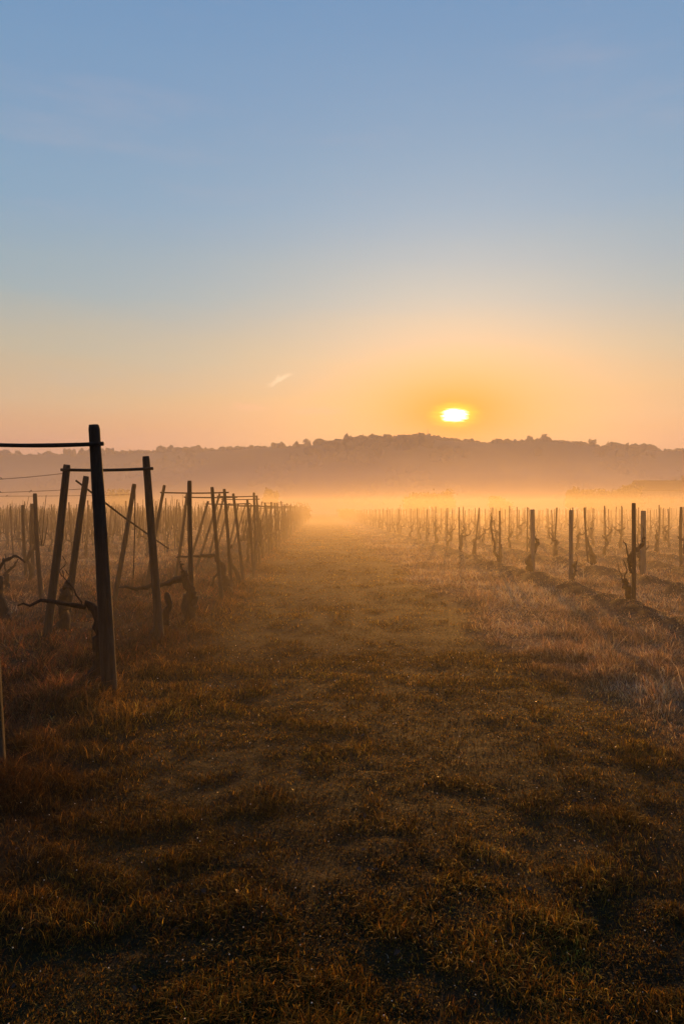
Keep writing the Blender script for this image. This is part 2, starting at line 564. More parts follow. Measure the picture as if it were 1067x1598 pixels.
def tree(name, label, base, height, width, trunk_h, leaves=900, leaf=0.3, shape='round', group=None):
    """tapered trunk with limbs, crown of small leaf faces in uneven clumps"""
    root = link(name, None)
    root.location = base
    tag(root, label, 'tree', group)
    tb = MB()
    lean = rng.uniform(-0.04, 0.04, 2)
    trunk_top = height * 0.66
    zs = np.linspace(-0.3, trunk_top, 8)
    path = np.stack([lean[0] * zs, lean[1] * zs, zs], 1)
    tb.tube(path, np.linspace(height * 0.035, height * 0.008, 8), 7, 0.08)
    ends = [path[-1]]
    for k in range(9):
        a, zz = rng.uniform(0, 2 * math.pi), rng.uniform(trunk_h, trunk_top * 0.92)
        L = width * 0.42 * rng.uniform(0.6, 1.0) * (1.0 if shape == 'round' else 0.7)
        p0 = np.array((lean[0] * zz, lean[1] * zz, zz))
        p1 = p0 + np.array((math.cos(a) * L, math.sin(a) * L, L * rng.uniform(0.3, 0.9)))
        mid = (p0 + p1) / 2 + np.array((0, 0, -0.06 * L))
        tb.tube([p0, mid, p1], [height * 0.013, height * 0.009, height * 0.004], 5)
        ends.append(p1); ends.append(mid)
    link('trunk', tb.mesh(name + '_trunk', M['bark']), root)
    cl = []
    mid_z = (trunk_h + height) / 2
    for k in range(26):
        dv = rng.standard_normal(3); dv /= np.linalg.norm(dv)
        rr = rng.uniform(0.25, 0.95) ** 0.6
        c = np.array((dv[0] * width * 0.42 * rr, dv[1] * width * 0.42 * rr, mid_z + dv[2] * (height - trunk_h) * 0.36 * rr))
        cl.append((c, rng.uniform(0.11, 0.2) * width))
    for e in ends:
        cl.append((np.array(e), 0.12 * width))
    idx = rng.integers(0, len(cl), leaves)
    C = np.array([cl[k][0] for k in idx]); S = np.array([cl[k][1] for k in idx])
    P = C + rng.standard_normal((leaves, 3)) * S[:, None] * 0.55
    P[:, 2] = np.where(P[:, 2] > height, height - np.abs(rng.normal(0, 0.12, leaves)) * height, P[:, 2])
    a = rng.standard_normal((leaves, 3)); a /= np.linalg.norm(a, axis=1)[:, None]
    b = np.cross(a, rng.standard_normal((leaves, 3))); b /= np.linalg.norm(b, axis=1)[:, None]
    sz = leaf * rng.uniform(0.6, 1.4, (leaves, 1))
    V = np.stack([P - a * sz, P + b * sz * 0.55, P + a * sz, P - b * sz * 0.55], 1).reshape(-1, 3)
    me = mesh_np(name + '_crown', V, np.arange(leaves * 4).reshape(-1, 4))
    me.materials.append(M['foliage'])
    link('crown', me, root)
    return root


# single trees that break the skyline
for px, py, wpx, lab in ((478, 684, 12, 'low round tree on the hazy ridge, leftmost of the skyline trees left of the sun'),
                         (541, 682, 12, 'small tree on the ridge just before the hill climbs below the sun'),
                         (565, 679, 13, 'round tree on the ridge left of the hilltop'),
                         (848, 679, 13, 'round tree on the far ridge right of the sun'),
                         (826, 681, 10, 'small round tree on the far ridge beside a larger one, right of the sun'),
                         (923, 686, 15, 'broad tree on the far ridge where it drops away right of the sun'),
                         (952, 690, 13, 'tree on the falling right end of the far ridge')):
    dist, top = ridge_at(np.array([px]))
    x, y, zz = (float(q[0]) for q in hill_point(np.array([float(px)]), np.array([0.99])))
    hgt = EYE + (HOR - py) / F * float(dist[0]) - zz
    tree('ridge_tree', lab, (x, y, zz), hgt + 1.0, wpx / F * float(dist[0]), 1.4, 500, 0.7, group='trees on the skyline')
x, y, zz = (float(q[0]) for q in hill_point(np.array([667.0]), np.array([0.98])))
tp = at(667, 671, float(ridge_at(np.array([667.0]))[0][0]))
mast = link('mast', MB().tube([(0, 0, -0.5), (0, 0, 3.5), (0, 0, tp[2] - zz)], [0.4, 0.32, 0.2], 8).mesh('mast', M['bark']), None, (x, y, zz))
tag(mast, 'thin dark mast on the hilltop below the sun', 'mast')

# trees standing in the mist behind the vineyard
for nm, px, py_top, wpx, dist, lab in (
        ('misty_tree', 650, 768, 44, 235, 'broad pale tree in the mist left of its taller neighbour, below the sun'),
        ('misty_tree', 690, 763, 40, 240, 'taller pale tree in the mist, right of the pair below the sun'),
        ('misty_tree', 422, 758, 24, 268, 'slim pale tree in the mist behind the far end of the frames'),
        ('misty_tree', 186, 763, 52, 260, 'faint broad tree in the mist behind the nearest trellis frames'),
        ('misty_tree', 780, 774, 34, 250, 'low faint tree in the mist right of the pair below the sun'),
        ('misty_tree', 893, 757, 22, 255, 'slender tree in the mist at the left end of the grove by the farmhouse'),
        ('misty_tree', 918, 763, 50, 262, 'rounded tree at the left end of the misty grove'),
        ('misty_tree', 952, 762, 54, 266, 'broad tree in the middle of the misty grove left of the farmhouse'),
        ('misty_tree', 980, 753, 46, 272, 'full tree standing against the left gable of the farmhouse'),
        ('misty_tree', 1046, 744, 34, 300, 'tall tree rising behind the farmhouse roof')):
    dist *= 0.72
    p = at(px, HOR, dist)
    hgt = EYE + (HOR - py_top) / F * dist
    tree(nm, lab, (p[0], p[1], -0.1), hgt, wpx / F * dist, hgt * 0.15, 5000, 0.32, group='trees in the mist')

# farmhouse in the mist
def farmhouse():
    dist = 203
    a = at(990, HOR, dist); b = at(1105, HOR, dist)
    L = float(np.linalg.norm(b - a)); W = 7.0
    eave = EYE + (HOR - 764) / F * dist; ridge = EYE + (HOR - 751) / F * dist
    root = link('farmhouse', None, None, tuple((a + b) / 2 * np.array((1, 1, 0))))
    root.rotation_euler = (0, 0, -YAW)
    tag(root, 'long low farmhouse with pitched roof, faint in the mist', 'house')
    mb = MB().box((0, 0, eave / 2 - 0.2), (L, W, eave + 0.4))
    n = len(mb.v)
    for sx in (-1, 1):
        mb.v += [(sx * L / 2, -W / 2, eave), (sx * L / 2, W / 2, eave), (sx * L / 2, 0, ridge - 0.2)]
    mb.f += [(n, n + 1, n + 2), (n + 5, n + 4, n + 3)]
    link('wall', mb.mesh('farmhouse_wall', M['plaster'], False), root)
    mb = MB()
    for sy in (-1, 1):
        n = len(mb.v)
        yo, zo = sy * (W / 2 + 0.5), eave - 0.35
        mb.v += [(-L / 2 - 0.4, yo, zo), (L / 2 + 0.4, yo, zo), (L / 2 + 0.4, 0, ridge), (-L / 2 - 0.4, 0, ridge)]
        mb.v += [(vx, vy, vz + 0.22) for vx, vy, vz in mb.v[n:n + 4]]
        mb.f += [(n, n + 1, n + 2, n + 3), (n + 7, n + 6, n + 5, n + 4), (n, n + 4, n + 5, n + 1), (n + 1, n + 5, n + 6, n + 2), (n + 3, n + 7, n + 4, n)]
    rf = link('roof', mb.mesh('farmhouse_roof', M['roof'], False), root)
    link('chimney', MB().box((L * 0.18, 1.0, ridge + 0.6), (0.9, 0.7, 1.8)).mesh('chimney', M['plaster'], False), rf)
    wm = MB().box((0, 0, 0), (1.1, 0.16, 1.5)).mesh('window', M['plaster'], False)
    pm = MB().box((0, -0.1, 0), (0.9, 0.06, 1.3)).mesh('pane', M['pane'], False)
    for k in range(6):
        for zz in (1.6, 4.4):
            if k == 2 and zz < 2:
                continue
            f = link('window', wm, root, (-L / 2 + 2.4 + k * (L - 4.8) / 5, -W / 2 - 0.05, zz))
            link('pane', pm, f)
    link('door', MB().box((-L / 2 + 2.4 + 2 * (L - 4.8) / 5, -W / 2 - 0.05, 1.1), (1.3, 0.14, 2.3)).mesh('door', M['door'], False), root)


farmhouse()

# ------------------------------------------------------------------ trellis frames left of the track
LEFT_X = -1.76


def post_mesh(foot, top, r0, r1, mat, sides=14):
    """round pole from below the soil to a sawn, slightly worn top, in coordinates of its foot"""
    v = np.asarray(top, float) - np.asarray(foot, float)
    n = 15
    ts = np.concatenate([np.linspace(-0.12, 0.985, n), [1.0]])
    path = v[None] * ts[:, None]
    bow = np.array((random.uniform(-1, 1), random.uniform(-1, 1), 0)) * 0.018
    path[:n] += bow * np.sin(np.clip(ts[:n], 0, 1) * math.pi)[:, None]
    rad = r0 + (r1 - r0) * np.clip(ts, 0, 1)
    rad[-1] *= 0.86
    return MB().tube(path, rad, sides, 0.035).mesh('post', mat)


def bar_mesh(a, b, r, mat):
    ts = np.linspace(0, 1, 9)
    a, b = np.asarray(a, float), np.asarray(b, float)
    path = a[None] + (b - a)[None] * ts[:, None]
    path[:, 2] -= 0.012 * np.sin(ts * math.pi)
    return MB().tube(path, np.full(9, r), 8, 0.05).mesh('crossbar', mat)


def px_post(fx, fy, tx, ty):
    dd = depth_of(fy)
    f, tp_ = at(fx, fy, dd), at(tx, ty, dd)
    f[2] = h1(f[0], f[1]) - 0.02
    return f, tp_


def partner(f, tp_):
    """the other leg of an A-frame whose track-side leg is known"""
    jit = lambda s: random.uniform(-s, s)
    lf = f + np.array((-1.52 + jit(0.06), 0.05 + jit(0.15), 0)); lf[2] = h1(lf[0], lf[1]) - 0.02
    lt = np.array((tp_[0] - 0.93 + jit(0.05), lf[1] + jit(0.05), tp_[2] - 0.06 + jit(0.05)))
    return lf, lt


def frame(label, right, left, bar_z=None, r=(0.06, 0.05), group='trellis frames left of the track'):
    f = right[0]
    root = link('trellis', None, None, tuple(f))
    tag(root, label, 'trellis', group)
    link('post', post_mesh((0, 0, 0), right[1] - f, r[0], r[1], M['post']), root)
    lp = link('post', post_mesh((0, 0, 0), left[1] - left[0], r[0], r[1], M['post']), root)
    lp.location = tuple(left[0] - f)

    def on(p, zz):
        q = p[0] + (p[1] - p[0]) * (zz - p[0][2]) / (p[1][2] - p[0][2])
        return q - f
    zb = bar_z or min(right[1][2], left[1][2]) - 0.07
    a, b = on(left, zb), on(right, zb)
    off = np.array((0, -(r[1] + 0.014), 0))
    d_ = (b - a) / np.linalg.norm(b - a)
    link('crossbar', bar_mesh(a - d_ * 0.05 + off, b + d_ * 0.09 + off, 0.018 if r[0] > 0.04 else 0.014, M['post']), root)
    return root


def single(label, p, r=(0.055, 0.047), mat='post', name='wooden_post', group='posts without a crossbar left of the track'):
    o = link(name, post_mesh((0, 0, 0), p[1] - p[0], r[0], r[1], M[mat]), None, tuple(p[0]))
    return tag(o, label, 'post', group)


# nearest frame: only the edge of its track-side post shows at the left border
f = at(-9, 1222, depth_of(1222)); f[2] = h1(f[0], f[1]) - 0.02
p0 = (f, f + np.array((-0.15, 0.0, 2.28)))
frame('dark trellis frame cut off by the photo edge, closest to the camera', p0, partner(*p0), r=(0.07, 0.055))
p1 = px_post(172, 1090, 147, 663)
frame('tallest trellis frame, thick dark post with a crossbar reaching out of the picture', p1, partner(*p1), 2.165, r=(0.068, 0.047))
p2 = px_post(250, 1010, 228, 712)
frame('complete A-shaped trellis frame with level crossbar behind the tallest post', p2, px_post(73, 1005, 105, 725), 2.09, r=(0.052, 0.043))
p3r, p3l = px_post(301, 976, 296, 750), px_post(103, 986, 135, 743)
single('upright dark post with a thick forked vine at its foot', p3r, (0.037, 0.031))
single('leaning post just behind the complete A-shaped frame, its crossbar gone', p3l, (0.048, 0.039))
p4r, p4l = px_post(347, 944, 331, 760), px_post(178, 945, 210, 755)
single('slim leaning post, first of the bunched posts beside the track', p4r, (0.035, 0.030))
single('strongly tilted post standing between the two frames with crossbars', p4l, (0.044, 0.037))
frame('trellis frame with sloping crossbar, second of the bunched posts', px_post(361, 926, 350, 763), px_post(228, 926, 257, 757), r=(0.035, 0.030))
p6 = px_post(380, 913, 364, 770)
frame('trellis frame third in the bunch beside the track', p6, partner(*p6), r=(0.035, 0.029))
frame('trellis frame fourth in the bunch, its far post strongly tilted', px_post(396, 902, 386, 780), px_post(290, 897, 325, 782), r=(0.034, 0.029))
y_ = depth_of(902) + 2.1
k_ = 8
while y_ < 150:
    fx = LEFT_X + random.uniform(-0.09, 0.09)
    f = np.array((fx, y_, h1(fx, y_) - 0.02))
    tilt = random.uniform(0.02, 0.2)
    top = f + np.array((-tilt, random.uniform(-0.06, 0.06), random.uniform(1.86, 2.06)))
    frame('weathered trellis frame, %s along the row left of the track' % ORD[k_], (f, top), partner(f, top), r=(0.036, 0.030))
    y_ += random.uniform(1.85, 2.4)
    k_ += 1
# fallen crossbar hanging across the gap
a, b = at(119, 750, 10.2), at(263, 856, 11.9)
tag(link('loose_bar', MB().tube([np.zeros(3), (b - a) * 0.5 + np.array((0, 0, -0.02)), b - a], [0.013, 0.014, 0.010], 7, 0.06).mesh('loose_bar', M['post']), None, tuple(a)),
    'thin fallen bar hanging slantwise between the leaning posts', 'bar')
# thin hanging cane beside the tilted post
a, b = at(211, 758, 13.2), at(208, 903, 13.2)
tag(link('hanging_cane', MB().tube([np.zeros(3), (b - a) * 0.5 + np.array((0.012, 0, 0)), b - a], [0.011, 0.012, 0.009], 6, 0.08).mesh('hanging_cane', M['vine']), None, tuple(a)),
    'thin straight cane hanging beside the strongly tilted post', 'cane')

# ------------------------------------------------------------------ vines
def smooth_path(pts, n):
    pts = np.asarray(pts, float)
    tt = np.linspace(0, len(pts) - 1, n)
    out = []
    for q in tt:
        i = min(int(q), len(pts) - 2); u_ = q - i
        p0_, p1_, p2_, p3_ = pts[max(i - 1, 0)], pts[i], pts[i + 1], pts[min(i + 2, len(pts) - 1)]
        out.append(0.5 * ((2 * p1_) + (-p0_ + p2_) * u_ + (2 * p0_ - 5 * p1_ + 4 * p2_ - p3_) * u_ ** 2 + (-p0_ + 3 * p1_ - 3 * p2_ + p3_) * u_ ** 3))
    return np.array(out)


def limb(mb, pts, radii, n=14, sides=9, rough=0.19, wob=0.014):
    path = smooth_path(pts, n)
    path[1:-1] += rng.standard_normal((n - 2, 3)) * wob
    rad = np.interp(np.linspace(0, 1, n), np.linspace(0, 1, len(radii)), radii)
    rad = rad * (1 + 0.15 * rng.standard_normal(n).clip(-1, 1.6))
    mb.tube(path, rad, sides, rough)
    return path


def vine_object(label, base, limbs, group, canes=()):
    """vine with trunk (and arm, cane) meshes; points relative to base"""
    root = link('grape_vine', None, None, tuple(base))
    tag(root, label, 'vine', group)
    for part, pts, rad in limbs:
        mb = MB()
        limb(mb, pts, rad)
        link(part, mb.mesh('vine_' + part, M['vine']), root)
    for pts, rad in canes:
        mb = MB()
        limb(mb, pts, rad, 8, 5, 0.05, 0.006)
        link('cane', mb.mesh('vine_cane', M['vine']), root)
    return root


def px_vine(label, fx, fy, limbs, canes=(), dd=None, group='vines trained on the frames left of the track'):
    dd = dd or depth_of(fy)
    base = at(fx, fy, dd); base[2] = h1(base[0], base[1]) - 0.06
    conv = lambda pts: [at(q[0], q[1], dd + (q[2] if len(q) > 2 else 0)) - base for q in pts]
    return vine_object(label, base, [(n_, conv(p_), r_) for n_, p_, r_ in limbs], group, [(conv(p_), r_) for p_, r_ in canes])


px_vine('gnarled vine hugging the tallest post, one arm arching over the grass', 153, 1092,
        [('trunk', [(150, 1096), (147, 1062, -.05), (160, 1030, .02), (158, 1002), (161, 975)], [.085, .085, .05, .05, .055]),
         ('arm', [(160, 985), (155, 970), (147, 952), (136, 944), (122, 949), (98, 943), (70, 940), (46, 942), (28, 945)], [.055, .045, .036, .032, .026, .018, .014, .012, .007])],
        [([(152, 1030), (150, 1012), (144, 994), (146, 975)], [.006, .004]), ([(128, 946), (120, 925), (104, 905), (98, 890)], [.007, .004])], dd=6.85)
px_vine('short knotty vine beside the post that lost its crossbar', 104, 985,
        [('trunk', [(99, 990), (100, 965), (97, 942), (104, 925)], [.075, .068, .062, .05]),
         ('arm', [(103, 930), (103, 918), (108, 911), (112, 920)], [.06, .05, .03, .015])],
        [([(98, 900), (94, 890), (104, 880), (98, 868)], [.01, .005]), ([(102, 890), (110, 900), (113, 912)], [.008, .005])], dd=10.0)
px_vine('hook-shaped bare vine curling up behind the complete frame', 246, 1000,
        [('trunk', [(244, 1003), (245, 990), (249, 975), (258, 968), (262, 950), (262, 935), (260, 926)], [.07, .065, .055, .05, .045, .036, .02])], dd=9.4)
px_vine('thick forked vine with a long arm sweeping low across the gap', 297, 976,
        [('trunk', [(297, 980), (295, 955), (292, 935), (296, 922), (289, 905), (288, 893)], [.08, .075, .065, .05, .055, .045]),
         ('fork', [(298, 955), (303, 940), (303, 925), (297, 912)], [.06, .05, .04, .03]),
         ('arm', [(289, 897), (278, 905), (262, 912), (240, 915), (215, 919), (186, 917)], [.055, .042, .036, .03, .024, .012]),
         ('spur', [(289, 900), (285, 888), (283, 876)], [.03, .02, .008])], dd=10.7)
px_vine('dark vine trunk leaning in from the left border', 2, 965,
        [('trunk', [(9, 966), (5, 948), (0, 930), (-2, 905), (-10, 895)], [.07, .065, .055, .045, .025]),
         ('arm', [(-4, 912), (2, 880), (14, 871), (26, 868), (40, 878)], [.03, .025, .02, .018, .01])], dd=11.0)
px_vine('small forked vine standing between the left border and the leaning stakes', 12, 925,
        [('trunk', [(12, 927), (11, 910), (10, 895)], [.05, .045, .04]),
         ('arm', [(10, 897), (20, 885), (30, 873)], [.03, .022, .01])],
        [([(10, 896), (8, 880), (9, 865)], [.014, .007])], dd=14.5)
px_vine('vine clump filling the foot of the bunched posts', 352, 932,
        [('trunk', [(357, 930), (352, 910), (348, 890), (345, 878)], [.085, .07, .06, .03]),
         ('arm', [(346, 885), (334, 868), (322, 866), (305, 868), (275, 870)], [.05, .035, .03, .025, .012])],
        [([(330, 915), (334, 902), (342, 890)], [.03, .015])], dd=14.2)
px_vine('thin wavy vine between the bunched posts', 372, 915,
        [('trunk', [(372, 917), (372, 900), (367, 888), (360, 878), (358, 862), (362, 850)], [.055, .05, .04, .035, .03, .014])], dd=16.4)
px_vine('upright stub of vine before the second post of the bunch', 315, 917,
        [('trunk', [(315, 919), (315, 912), (317, 905)], [.03, .03, .022])], dd=16.0)


def vine_mesh_set(kind):
    """a few shapes of vine; each a list of (part name, mesh)"""
    out = []
    for q in range(7):
        parts = []
        mb = MB()
        lean = rng.uniform(-0.12, 0.12, 2)
        hgt = rng.uniform(0.5, 0.78)
        pts = [(0, 0, -0.12), (lean[0] * 0.6 + 0.03, lean[1], hgt * 0.35), (lean[0] * 1.3 - 0.05, lean[1] * 1.2, hgt * 0.7), (lean[0] + 0.03, lean[1], hgt)]
        r0 = rng.uniform(0.04, 0.06)
        limb(mb, pts, [r0 * 1.3, r0, r0 * 0.85, r0 * 1.15], 12, 8, 0.16)
        parts.append(('trunk', mb.mesh('vine_trunk', M['vine'])))
        head = np.array(pts[-1])
        tips = []
        for s in range(2):
            mb = MB()
            a_ = rng.uniform(0, 2 * math.pi) if kind == 'spur' else (math.pi / 2 + math.pi * s + rng.uniform(-0.25, 0.25))
            L = rng.uniform(0.14, 0.34) if kind == 'spur' else rng.uniform(0.6, 0.95)
            e = head + np.array((math.cos(a_) * L, math.sin(a_) * L, rng.uniform(0.05, 0.3) if kind == 'spur' else rng.uniform(0.0, 0.18)))
            mid = (head + e) / 2 + np.array((0, 0, -0.05 if kind == 'spur' else 0.08))
            p_ = limb(mb, [head, mid, e], [r0 * 0.7, r0 * 0.5, r0 * 0.25], 9, 7, 0.15)
            tips += [p_[k] for k in ((4, 8) if kind == 'spur' else (2, 4, 5, 6, 7, 8))]
            parts.append(('arm', mb.mesh('vine_arm', M['vine'])))
        mb = MB()
        for tip in tips:
            if kind == 'spur' and rng.random() < 0.35:
                continue
            top = rng.uniform(0.15, 0.4) if kind == 'spur' else rng.uniform(0.55, 1.15)
            e = tip + np.array((rng.uniform(-0.12, 0.12), rng.uniform(-0.16, 0.16), top))
            mid = (tip + e) / 2 + rng.uniform(-0.05, 0.05, 3)
            mb.tube(smooth_path([tip, mid, e], 6), np.linspace(0.010, 0.004, 6) * (1 if kind == 'spur' else 1.5), 5, 0.08)
            if kind == 'spur':
                parts.append(('cane', mb.mesh('vine_cane', M['vine'])))
                mb = MB()
        if mb.v:
            parts.append(('canes', mb.mesh('vine_canes', M['vine'])))
        out.append(parts)
    return out


SPUR, CORDON = vine_mesh_set('spur'), vine_mesh_set('cordon')


def put_vine(x, y, label, group, shapes, scale=1.0, rz=None, shape=None):
    root = link('grape_vine', None, None, (x, y, h1(x, y) - 0.02))
    root.rotation_euler = (0, 0, random.uniform(0, 6.283) if rz is None else rz)
    root.scale = (scale, scale, scale)
    tag(root, label, 'vine', group)
    for part, me in (shapes[shape] if shape is not None else random.choice(shapes)):
        c = link(part, me, root)
        if part == 'canes':
            c['kind'] = 'stuff'          # thin shoots too fine to pick apart
    return root


def stake_meshes(hgt, r, mat, n=6):
    out = []
    for q in range(n):
        zs = np.concatenate([np.linspace(-0.2, hgt * 0.99, 9), [hgt]])
        path = np.stack([0.02 * np.sin(zs * rng.uniform(1, 3) + q), 0.02 * np.sin(zs * rng.uniform(1, 3)), zs], 1)
        rad = np.interp(zs, [0, hgt], [r, r * 0.85]) * (1 + 0.06 * rng.standard_normal(len(zs)))
        rad[-1] *= 0.8
        out.append(MB().tube(path, rad, 9, 0.05).mesh('stake', mat))
    return out


STAKE_R = stake_meshes(1.63, 0.026, M['stake'])
STAKE_L = stake_meshes(1.92, 0.027, M['stake'])
CANE_L = stake_meshes(1.85, 0.017, M['stake'])


def in_view(x, y, margin=1.5):
    dd = x * math.sin(YAW) + y * math.cos(YAW)
    r = x * math.cos(YAW) - y * math.sin(YAW)
    return dd > 1.5 and abs(r) < 0.442 * dd + margin


def put_stake(x, y, label, group, meshes, tilt=0.03, scale=1.0):
    o = link('vine_stake', random.choice(meshes), None, (x, y, h1(x, y)))
    o.rotation_euler = (random.gauss(0, tilt), random.gauss(0, tilt), random.uniform(0, 6.283))
    o.scale = (random.uniform(0.85, 1.15),) * 2 + (scale,)
    return tag(o, label, 'stake', group)


far_bits = []            # what stands too far off to be told apart


def bake(me, mat4):
    V = np.empty(len(me.vertices) * 3, np.float32); me.vertices.foreach_get('co', V); V = V.reshape(-1, 3)
    V = V @ np.array(mat4[0]).T + np.array(mat4[1])
    return V, [tuple(p.vertices) for p in me.polygons]


def far_stuff(name, label, cat, items, mat):
    vs, fs = [], []
    for me, mt in items:
        V, Fc = bake(me, mt)
        b = len(vs)
        vs += [tuple(q) for q in V]
        fs += [tuple(i + b for i in f_) for f_ in Fc]
    me = bpy.data.meshes.new(name)
    me.from_pydata(vs, [], fs)
    me.materials.append(mat)
    tag(link(name, me), label, cat, kind='stuff')


def rot_z(a, s=1.0, sz=None):
    c, q = math.cos(a), math.sin(a)
    return [[c * s, -q * s, 0], [q * s, c * s, 0], [0, 0, sz or s]]


# right-hand rows: where the photograph lets one see the single stakes
EXPLICIT = {0: [(988, 953, 785), (890, 919, 796), (830, 902, 795), (779, 886, 797), (742, 874, 797), (716.5, 866, 795),
                (697, 859, 797), (679, 853.5, 794), (664, 848.5, 797), (652, 845, 795), (641, 841.5, 796)],
            1: [(1003, 910, 797), (917, 890, 792), (863, 878, 796), (822, 868.5, 797), (793, 862, 794), (768, 857, 797), (748, 852.5, 796), (724, 847, 795)],
            2: [(1062, 894, 791), (943, 873, 795)]}
spots = []
for row in range(0, 46):
    xr = RIGHT0 + RSTEP * row
    ys = []
    if row in EXPLICIT:
        for px, py, ty in EXPLICIT[row]:
            dd = depth_of(py)
            p = at(px, py, dd)
            ys.append((p[0], p[1], EYE + (HOR - ty) / F * dd))
    start = (ys[-1][1] if ys else 8.0 + random.uniform(0, 3.05)) + (3.05 if ys else 0)
    yy = start
    while yy < (200 if row < 3 else 140):
        xx = xr + random.uniform(-0.1, 0.1)
        if in_view(xx, yy, 3.0) and random.random() > 0.06:
            ys.append((xx, yy, random.uniform(1.53, 1.72)))
        yy += random.uniform(1.4, 1.9) if (row < 4 and yy > 43) else random.uniform(2.7, 3.4)
    for k, (xx, yy, hh) in enumerate(ys):
        spots.append((row, k, xx, yy, hh))
spots.sort(key=lambda q: q[3])
SPECIAL = {(0, 0): ('tall dark stake nearest on the right, standing clear above the others', 'vine with upswept canes forking low on the tall dark stake'),
           (0, 1): ('slim straight grey post, second in the front row right of the track', 'small bent vine low on the slim straight grey post'),
           (0, 2): ('thick grey post third in the front row right of the track', 'vine with a looped elbow against the thick grey post'),
           (0, 3): ('stake fourth in the front row, rising from a forked vine', 'Y-shaped vine forking from one thick foot, fourth in the front row'),
           (1, 0): ('broad pale grey post just behind the tall dark stake', 'low vine at the broad pale grey post'),
           (1, 1): ('leaning dark stake between the slim grey post and the tall dark stake', 'bulging vine leaning on the dark stake left of the tall one'),
           (2, 0): ('dark stake at the right border of the photo', 'thick vine at the foot of the stake by the right border')}
N_STAKE, N_VINE = 165, 125
far_s, far_v = [], []
for idx, (row, k, xx, yy, hh) in enumerate(spots):
    base_z = h1(xx, yy)
    sp = SPECIAL.get((row, k))
    if idx < N_STAKE:
        if yy < 75 and row < len(ORD) and k < len(ORD):
            lab = 'thin vine stake, %s along the %s row right of the track' % (ORD[k], ORD[row])
            grp = 'vine stakes right of the track'
        else:
            lab, grp = 'faint thin stake far off in the mist right of the track', 'far stakes right of the track'
        if sp:
            r = {(0, 0): 0.036, (0, 1): 0.042, (0, 2): 0.06, (1, 0): 0.06, (2, 0): 0.038}.get((row, k), 0.03)
            mat = M['grey'] if (row, k) in ((0, 1), (0, 2), (1, 0)) else M['stake']
            lean_x = {(1, 1): -0.10, (0, 0): 0.0}.get((row, k), 0.0)
            o = link('vine_stake', post_mesh((0, 0, 0), (lean_x, 0, hh - base_z), r, r * 0.9, mat), None, (xx, yy, base_z))
            tag(o, sp[0], 'stake', 'vine stakes right of the track')
        else:
            put_stake(xx, yy, lab, grp, STAKE_R, 0.022, hh / 1.63)
    else:
        me = random.choice(STAKE_R)
        far_s.append((me, (rot_z(random.uniform(0, 6.28), 1.0, hh / 1.63), (xx, yy, base_z))))
    if (row, k) in ((0, 0), (0, 2), (0, 3), (1, 1)):
        continue
    vx, vy = xx + random.uniform(-0.09, 0.09), yy + random.uniform(-0.1, 0.06)
    if idx < N_VINE:
        if sp:
            lab, grp = sp[1], 'vines right of the track'
        elif yy < 75 and row < len(ORD) and k < len(ORD):
            lab = 'gnarled vine at the %s stake of the %s row right of the track' % (ORD[k], ORD[row])
            grp = 'vines right of the track'
        else:
            lab, grp = 'faint gnarled vine far off in the mist right of the track', 'far vines right of the track'
        put_vine(vx, vy, lab, grp, SPUR, 0.55 if (row, k) == (0, 1) else random.uniform(0.8, 1.1))
    else:
        for _, part in random.choice(SPUR):
            far_v.append((part, (rot_z(random.uniform(0, 6.28)), (vx, vy, base_z))))
far_stuff('far_stakes', 'crowd of stakes fading into the mist right of the track', 'stakes', far_s, M['stake'])
far_stuff('far_vines', 'crowd of vines fading into the mist right of the track', 'vines', far_v, M['vine'])
G = 'vines right of the track'
px_vine(SPECIAL[(0, 0)][1], 984, 953,
        [('trunk', [(985, 957), (983, 940), (979, 920), (972, 908)], [.06, .055, .05, .045]),
         ('arm', [(980, 880), (990, 862), (1000, 852), (1006, 838)], [.035, .04, .03, .012]),
         ('head', [(984, 893), (981, 878), (979, 872)], [.03, .028, .02])],
        [([(973, 909), (976, 895), (977, 885), (971, 873)], [.016, .012, .006]), ([(972, 909), (968, 897), (963, 880)], [.013, .006]),
         ([(979, 873), (977, 856), (972, 842)], [.018, .013, .005]), ([(1002, 847), (1004, 832), (1002, 820)], [.01, .004])], dd=12.5, group=G)
px_vine(SPECIAL[(0, 2)][1], 825, 902,
        [('trunk', [(822, 905), (827, 890), (824, 875), (831, 862), (838, 848)], [.085, .075, .08, .06, .045]),
         ('arm', [(838, 850), (838, 843), (832, 840)], [.04, .035, .02])], dd=18.4, group=G)
px_vine(SPECIAL[(0, 3)][1], 780, 888,
        [('trunk', [(780, 891), (779, 880), (779, 868)], [.08, .07, .072]),
         ('arm', [(777, 870), (771, 858), (772, 846), (767, 835), (766, 815), (766, 800)], [.042, .038, .036, .03, .022, .012]),
         ('fork', [(780, 870), (781, 858), (779, 845)], [.045, .038, .025])],
        [([(766, 816), (771, 812), (770, 820)], [.02, .01])], dd=21.8, group=G)
px_vine(SPECIAL[(1, 1)][1], 921, 891,
        [('trunk', [(920, 893), (923, 880), (925, 870), (920, 858), (915, 838)], [.06, .07, .095, .05, .025])], dd=20.6, group=G)

